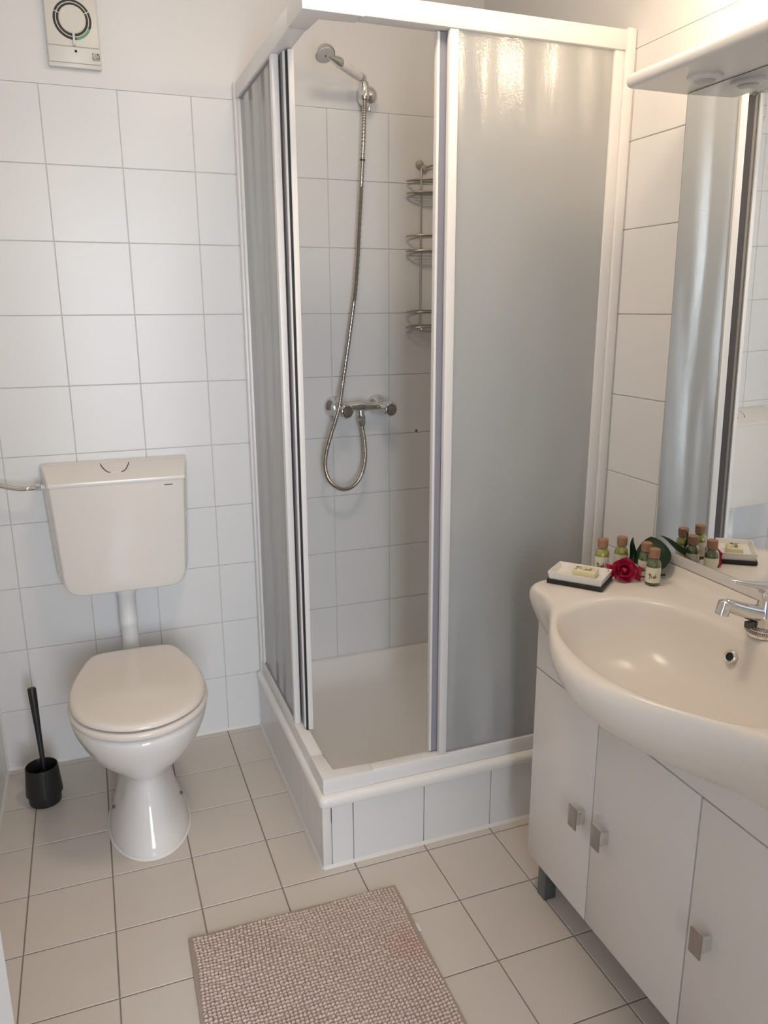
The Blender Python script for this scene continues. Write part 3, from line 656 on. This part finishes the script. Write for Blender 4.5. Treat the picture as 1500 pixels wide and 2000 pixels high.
for k in range(60):
    z = HL[0][2]+(0.757-HL[0][2])*k/59
    for (sa, ya, za), (sb_, yb, zb) in zip(HL[:-1], HL[1:]):
        if za <= z <= zb:
            t = (z-za)/(zb-za); sx = sa+(sb_-sa)*t; sy = ya+(yb-ya)*t
            h_ = half_at(BC.x-(BC.x-VX)/sx)
            if h_ and h_*sy > 0.03: cut.append((min(0.385, h_*sy-0.014), z+0.004))
up_ = [c for c in cut if c[1] < 0.7555]
pl = [(VY0, 0.6085), (VY0, 0.756), (BC.y+up_[-1][0], 0.756)]+[(BC.y+h_, z) for h_, z in reversed(up_)]+[(BC.y-h_, z) for h_, z in up_]+[(BC.y-up_[-1][0], 0.756), (VY1, 0.756), (VY1, 0.6085)]
obj('top_panel', prism(bmesh.new(), pl, 'x', VX, VX+0.018), M_LAQ, va, smooth=20)
rings = [ringh(*q) for q in HL]+[ rimr(0.797, -0.001), rimr(0.806, -0.0045), rimr(0.8125, -0.0105), rimr(0.8155, -0.019),
         mixr(rimr(0, -0.019), rimi(0, 0.018), 0.5, 0.8160), rimi(0.8150, 0.018), rimi(0.8135, 0.008), ringi(1, 0.809, 0.001), ringi(1, 0.801, -0.004), ringi(0.955, 0.780), ringi(0.90, 0.754), ringi(0.82, 0.727), ringi(0.70, 0.704), ringi(0.52, 0.687), ringi(0.30, 0.678), ringi(0.085, 0.675)]
bm = bmesh.new(); loft(bm, rings); bs = obj('bowl', bm, M_BASIN, wbz, smooth=60)
obj('upstand', prism(bmesh.new(), [(0.914, 0.812), (0.832, 0.812), (0.838, 0.8155), (0.848, 0.8185), (0.857, 0.824), (0.864, 0.832), (0.868, 0.839), (0.872, 0.8435), (0.878, 0.845), (0.914, 0.845)], 'y', -1.865, -1.014, bev=0.004, seg=3), M_BASIN, wbz, smooth=50)
# overflow on the back slope
ovp = Vector((0.757, -1.416, 0.767)); ovd = Vector((-0.90, 0.0, 0.42))
obj('overflow_ring', lathe(bmesh.new(), [(0.0085, -0.004), (0.0135, -0.004), (0.0135, 0.002), (0.0115, 0.0035), (0.0085, 0.002), (0.0085, -0.004)], 24, axis_m(ovp, ovd), cap=False), M_CHROME, wbz)
obj('overflow_hole', lathe(bmesh.new(), [(0.0088, -0.003), (0.0088, 0.0002)], 20, axis_m(ovp, ovd)), M_DARK, wbz)
obj('drain', lathe(bmesh.new(), [(0.030, 0.0), (0.030, 0.003), (0.022, 0.004), (0.020, 0.001)], 26, Matrix.Translation((BC.x, BC.y, 0.6755))), M_CHROME, wbz)

# tap
TP = Vector((0.806, -1.440, ZD+0.0005))
tp = thing('basin_tap', 'chrome single-lever tap at the back of the washbasin', 'tap', TP)
def tl_(x, y, z): return TP+Vector((x, y, z))
bm = bmesh.new(); lathe(bm, [(0.030, 0.0005), (0.030, 0.006), (0.0275, 0.009), (0.0275, 0.014), (0.0240, 0.018), (0.0235, 0.040), (0.021, 0.052), (0.017, 0.060), (0.015, 0.075), (0.0165, 0.085), (0.012, 0.092)], 28, Matrix.Translation(TP))
obj('body', bm, M_CHROME, tp)
ch = bmesh.new()
for zc, rc, nb in ((0.009, 0.0312, 44), (0.018, 0.0272, 40)):
    for k in range(nb):
        a = 2*PI*k/nb; s_ = bmesh.ops.create_icosphere(ch, subdivisions=1, radius=0.0021)
        bmesh.ops.translate(ch, verts=s_['verts'], vec=tl_(rc*math.cos(a), rc*math.sin(a), zc))
obj('bead_chain', ch, M_STEEL, tp, kind='stuff', label='plug bead chain wound round tap base')
obj('chain_stay', box(TP.x-0.042, TP.x-0.024, TP.y-0.004, TP.y+0.008, TP.z+0.018, TP.z+0.031, bev=0.002), M_EDGE, tp)
sp = [tl_(-0.006, 0, 0.042), tl_(-0.03, 0.003, 0.048), tl_(-0.06, 0.008, 0.058), tl_(-0.080, 0.011, 0.066), tl_(-0.090, 0.012, 0.066)]
obj('spout', tube(bmesh.new(), crom(sp, 5), [0.017-0.006*i/20 for i in range(21)], 16), M_CHROME, tp)
obj('aerator', lathe(bmesh.new(), [(0.006, -0.012), (0.0118, -0.008), (0.0125, 0.0), (0.0118, 0.004), (0.0125, 0.007), (0.0122, 0.017), (0.010, 0.018)], 22, axis_m(tl_(-0.090, 0.012, 0.066), (-0.22, 0.03, -1))), M_CHROME, tp)
bm = bmesh.new(); rings = []
for t, hw, th, up in ((0.022, 0.012, 0.008, 0.000), (0.0, 0.016, 0.010, 0.002), (-0.025, 0.013, 0.007, 0.007), (-0.045, 0.0105, 0.005, 0.011), (-0.062, 0.009, 0.004, 0.0145), (-0.068, 0.006, 0.003, 0.0155)):
    cc = tl_(t, -t*0.36, 0.093+up)
    rings.append([cc+Vector((0.12*hw*math.cos(2*PI*k/14), hw*math.cos(2*PI*k/14), th*math.sin(2*PI*k/14))) for k in range(14)])
loft(bm, rings); obj('lever', bm, M_CHROME, tp, smooth=60)

# ------------------------------------------------------------------ mirror with canopy
MY0, MY1, MZ0, MZ1 = -1.040, -1.840, 0.870, 1.841
mi_ = thing('wall_mirror', 'frameless wall mirror above washbasin with white canopy and downlights', 'mirror', (XR, -1.44, 0.846))
obj('backing', prism(bmesh.new(), [(0.9185, 0.8465), (0.8735, 0.8465), (0.8735, MZ0-0.0005), (0.8785, MZ0), (0.8655, MZ1), (0.9185, MZ1)], 'y', MY1, MY0, bev=0.0015), M_LAQ, mi_)
obj('edge', prism(bmesh.new(), [(0.8825, MZ0), (0.8765, MZ0), (0.8600, MZ1), (0.8660, MZ1)], 'y', MY1-0.0012, MY0+0.0012), M_EDGE, mi_, smooth=0)
obj('glass', prism(bmesh.new(), [(0.8770, MZ0+0.0005), (0.8750, MZ0+0.0005), (0.8590, MZ1-0.001), (0.8610, MZ1-0.001)], 'y', MY1+0.001, MY0-0.001), M_MIRROR, mi_, smooth=0)
bm = bmesh.new(); rc = 0.0132
pr = [(XR-0.0015, MZ1+0.0005), (XR-0.0015, MZ1+0.0270)]
cx_, cz_ = 0.728, MZ1+0.01375
for i in range(9):
    a = PI/2+PI*i/8; pr.append((cx_+rc*math.cos(a)*0.95, cz_+rc*math.sin(a)))
prism(bm, pr, 'y', MY1-0.012, MY0+0.014, bev=0.0030)
cn = obj('canopy', bm, M_ALU, mi_, smooth=40)
for y in (-1.147, -1.44, -1.733):
    dlo = obj('downlight', lathe(bmesh.new(), [(0.0330, 0.0), (0.0330, 0.004), (0.031, 0.006), (0.0215, 0.0075), (0.0205, 0.0075)], 32, axis_m((0.806, y, MZ1+0.0005), (0, 0, -1))), M_ALU, mi_)
    obj('lens', lathe(bmesh.new(), [(0.0205, 0.0070), (0.0190, 0.0100), (0.012, 0.0112)], 28, axis_m((0.806, y, MZ1+0.0005), (0, 0, -1))), M_DLT, dlo)

# wall lamp above the canopy, just above the picture
LP = Vector((0.740, -1.205, 2.062))
wlamp = thing('wall_lamp', 'warm glowing globe wall lamp above the mirror canopy', 'lamp', (XR, -1.205, 2.18))
obj('back_plate', lathe(bmesh.new(), [(0.042, 0.001), (0.042, 0.010), (0.020, 0.016)], 26, axis_m((XR-0.001, -1.205, 2.19), (-1, 0, 0))), M_CHROME, wlamp)
obj('arm', tube(bmesh.new(), crom([(XR-0.012, -1.205, 2.19), (0.84, -1.205, 2.205), (0.765, -1.205, 2.198), (LP.x, LP.y, LP.z+0.09)], 6), 0.006, 10), M_CHROME, wlamp)
obj('socket', lathe(bmesh.new(), [(0.010, 0.095), (0.024, 0.088), (0.024, 0.040)], 20, Matrix.Translation(LP)), M_CHROME, wlamp)
obj('globe', lathe(bmesh.new(), [(0.048*math.sin(PI*k/14), 0.048*math.cos(PI*k/14)) for k in range(1, 14)]+[(0.002, -0.048)], 28, Matrix.Translation(LP)), M_BULB, wlamp, smooth=80)

# unseen ceiling lamp, added to warm and brighten the tray and upward faces
cl_ = thing('ceiling_fill_lamp', 'added round ceiling fill lamp with warm glowing cover', 'lamp', (0.14, -1.12, ZC))
obj('base_ring', lathe(bmesh.new(), [(0.150, 0.0), (0.150, 0.022), (0.138, 0.026)], 36, axis_m((0.14, -1.12, ZC), (0, 0, -1))), M_ALU, cl_)
obj('cover', lathe(bmesh.new(), [(0.138, 0.020), (0.132, 0.040), (0.110, 0.055), (0.070, 0.066), (0.010, 0.070)], 36, axis_m((0.14, -1.12, ZC), (0, 0, -1))), mat('ceiling_fill_glass', (1, 0.9, 0.78), 0.5, emit=(1.0, 0.82, 0.63), estr=37.0), cl_, smooth=80)

# ------------------------------------------------------------------ toiletries on the basin
sd_c = Vector((0.652, -1.066)); sd_a = math.radians(-51)
def rotbox(x0, x1, y0, y1, z0, z1, bev, c, a):
    bm_ = box(x0, x1, y0, y1, z0, z1, bev=bev)
    bmesh.ops.rotate(bm_, verts=bm_.verts, cent=(0, 0, 0), matrix=Matrix.Rotation(a, 3, 'Z')); bmesh.ops.translate(bm_, verts=bm_.verts, vec=(c.x, c.y, 0)); return bm_
ZS = 0.8163
sdish = thing('soap_dish', 'rectangular white soap dish with a black base on the washbasin corner', 'soap dish', (sd_c.x, sd_c.y, ZS))
obj('base', rotbox(-0.063, 0.063, -0.044, 0.044, ZS, ZS+0.010, 0.002, sd_c, sd_a), M_BLKP, sdish, label='black base')
bm = bmesh.new(); R_ = Matrix.Rotation(sd_a, 3, 'Z')
def rr_(hx, hy, z): return [Vector((sd_c.x, sd_c.y, 0))+R_ @ Vector(v) for v in ((hx, hy, z), (-hx, hy, z), (-hx, -hy, z), (hx, -hy, z))]
loft(bm, [rr_(0.058, 0.039, ZS+0.010), rr_(0.0615, 0.0425, ZS+0.027), rr_(0.0595, 0.0405, ZS+0.0275), rr_(0.052, 0.033, ZS+0.0165)])
obj('dish', bm, mat('dish_white', (0.84, 0.80, 0.75), 0.25), sdish, smooth=20)
sb_c = sd_c+Vector((0.010, -0.006)); sb = thing('soap_bar', 'small wrapped yellow soap bar lying in the white dish', 'soap', (sb_c.x, sb_c.y, ZS+0.0168))
obj('bar', rotbox(-0.026, 0.026, -0.018, 0.018, ZS+0.0168, ZS+0.0305, 0.0025, sb_c, sd_a), M_SOAP, sb)
def strokes(f, k=1.0):
    """handwritten two-part brush mark, f maps (u,v) in mm to 3D"""
    S = [[(-9, 1), (-7.5, 4), (-7, -3), (-8.5, -4)], [(-7.2, 1), (-5, 2.5), (-4, -2.5)], [(-2.5, -1), (-1, -2.5), (3, -2.2), (5.5, -1.5)], [(0, -1.8), (0.8, 1.0), (1.8, -2.0)], [(3.2, 1.2), (4.4, 4.2)], [(2.8, -1.2), (4.2, 0.6), (5.6, -1.8)]]
    b_ = bmesh.new()
    for s in S: tube(b_, crom([f(u*k, v*k) for u, v in s], 4), 0.00055*k, 5)
    return b_
obj('label_print', strokes(lambda u, v: Vector((sb_c.x, sb_c.y, ZS+0.0306))+R_ @ Vector((u*0.002, v*0.002, 0)), 1.3), M_INK, sb)

def bottle(c, ang, oil, label):
    t = thing('oil_bottle', label, 'bottle', (c[0], c[1], ZS), 'small cork-capped bottles on the washbasin')
    T = Matrix.Translation((c[0], c[1], ZS))
    obj('oil', lathe(bmesh.new(), [(0.012, 0.0022), (0.0145, 0.004), (0.0147, 0.046), (0.0130, 0.053), (0.0085, 0.058), (0.0080, 0.061)], 24, T), oil, t)
    obj('glass', lathe(bmesh.new(), [(0.004, 0.0), (0.0150, 0.0006), (0.0162, 0.003), (0.0162, 0.047), (0.0145, 0.055), (0.0098, 0.0605), (0.0095, 0.066), (0.0082, 0.066), (0.0083, 0.060), (0.0133, 0.0535), (0.0150, 0.0465), (0.0150, 0.004), (0.004, 0.0018)], 28, T), M_GLASS, t)
    cp = obj('cap', lathe(bmesh.new(), [(0.0105, 0.0625), (0.0118, 0.0632), (0.0120, 0.0815), (0.0108, 0.083)], 24, T), M_CORK, t)
    bm = bmesh.new(); n = 26; r0, r1 = [], []
    for i in range(n+1):
        a = ang+math.radians(-150+300*i/n); r0.append((c[0]+0.01645*math.cos(a), c[1]+0.01645*math.sin(a), ZS+0.0075)); r1.append((c[0]+0.01645*math.cos(a), c[1]+0.01645*math.sin(a), ZS+0.0425))
    loft(bm, [r0, r1], False, False, False); lb = obj('paper_label', bm, M_PAPER, t, smooth=60)
    def f(u, v):
        a = ang+u*0.001/0.0166; return Vector((c[0]+0.0166*math.cos(a), c[1]+0.0166*math.sin(a), ZS+0.023+v*0.0013))
    obj('label_print', strokes(f, 1.15), M_INK, lb)
    return t
va_ = math.atan2(-1.3, -1.1)
bottle((0.734, -1.032), va_, M_OILY, 'yellow cork-capped bottle directly behind the soap dish')
bottle((0.786, -1.034), va_+0.15, M_OILY, 'yellow cork-capped bottle behind the red rose')
bottle((0.809, -1.092), va_-0.25, M_OILG, 'olive-green cork-capped bottle between the rose and the big leaf')
bottle((0.794, -1.138), va_+0.1, M_OILG, 'olive-green cork-capped bottle in front, nearest the tap')

# rose bloom
RC = Vector((0.748, -1.098, ZS+0.026))
ro_ = thing('rose', 'crimson rose bloom lying between the small bottles', 'flower', (RC.x, RC.y, ZS))
face = Vector((-0.40, -0.78, 0.36)).normalized(); QM = axis_m(RC, face) @ Matrix.Scale(0.74, 4)
def petal(rad, wid, ht, ang, curl, tw, flare=0.0):
    bm = bmesh.new(); nu, nv = 8, 7; rows_ = []
    for j in range(nv+1):
        v = j/nv; row = []
        for i in range(nu+1):
            u = i/nu*2-1
            wv = wid*(0.45+0.55*math.sin(min(1, v*1.25)*PI/2))*(1-0.30*max(0, v-0.75)/0.25*abs(u))
            a = ang+u*wv+tw*v; r = rad*(0.35+0.65*v**0.7)+curl*v**3+flare*max(0, v-0.55)**2*(1+abs(u))
            z = -0.022+ht*v-0.010*max(0, v-0.7)/0.3*abs(u)**2+(0.006*max(0, 1-abs(u)*3)*v**4)
            row.append(QM @ Vector((r*math.cos(a), r*math.sin(a), z)))
        rows_.append(row)
    loft(bm, rows_, False, False, False)
    th = bmesh.ops.solidify(bm, geom=list(bm.faces), thickness=0.0005)
    return bm
obj('bud', lathe(bmesh.new(), [(0.003, -0.022), (0.009, -0.012), (0.010, 0.0), (0.0075, 0.008), (0.003, 0.012)], 14, QM), M_ROSE, ro_, smooth=80)
for k in range(3): obj('petal', petal(0.0115, 1.25, 0.036, k*2.1+0.3, -0.0035, 0.7), M_ROSE, ro_, smooth=80)
for k in range(4): obj('petal', petal(0.0165, 1.05, 0.035, k*1.57+0.9, 0.002, 0.25, 0.02), M_ROSE, ro_, smooth=80)
for k in range(5): obj('petal', petal(0.0235, 0.95, 0.030, k*1.257+0.2, 0.005, 0.08, 0.03), M_ROSE, ro_, smooth=80)
for a_, sc_ in ((2.75, 1.0), (5.6, 0.9)): obj('petal', petal(0.029, 0.55, 0.020, a_, 0.010, 0.0, 0.05), M_ROSE, ro_, smooth=80)
st0 = RC-face*0.02
obj('stem', tube(bmesh.new(), crom([st0, st0+Vector((0.018, 0.012, -0.006)), (0.815, -1.107, ZS+0.010), (0.850, -1.112, ZS+0.006)], 5), 0.0024, 8), M_STEM, ro_)

def leafmesh(base, tip, nrm, wid, cup, wave=0.0):
    base, tip, nrm = Vector(base), Vector(tip), Vector(nrm).normalized(); ax = tip-base; L = ax.length; ax.normalize(); sd = ax.cross(nrm).normalized(); nn = sd.cross(ax)
    bm = bmesh.new(); rows_ = []
    for j in range(13):
        v = j/12; w_ = wid*(math.sin(PI*min(1, v**0.72)))**0.75 if 0 < v < 1 else 0.0006
        row = []
        for i in range(9):
            u = i/4-1
            row.append(base+ax*(L*v)+sd*(u*w_)+nn*(cup*(abs(u)**1.5)*w_+wave*math.sin(v*9)*0.006+0.012*L*math.sin(PI*v)))
        rows_.append(row)
    loft(bm, rows_, False, False, False); bmesh.ops.solidify(bm, geom=list(bm.faces), thickness=0.0006); return bm
lf = thing('rose_leaf', 'large dark green leaf leaning against the mirror edge', 'leaf', (0.840, -1.085, ZS))
obj('blade', leafmesh((0.815, -1.118, ZS+0.016), (0.862, -1.040, ZS+0.076), (-0.62, -0.60, 0.50), 0.041, 0.18, 0.3), M_LEAF, lf, smooth=80)
obj('midrib', tube(bmesh.new(), [(0.816, -1.117, ZS+0.0165), (0.808, -1.118, ZS+0.008)], 0.0013, 6), M_STEM, lf)
l2 = thing('curled_leaf', 'narrow curled green leaf standing upright behind the rose', 'leaf', (0.792, -1.075, ZS))
obj('blade', leafmesh((0.788, -1.079, ZS+0.003), (0.806, -1.048, ZS+0.083), (-0.75, -0.6, 0.1), 0.009, 0.9, 1.4), M_LEAF, l2, smooth=80)
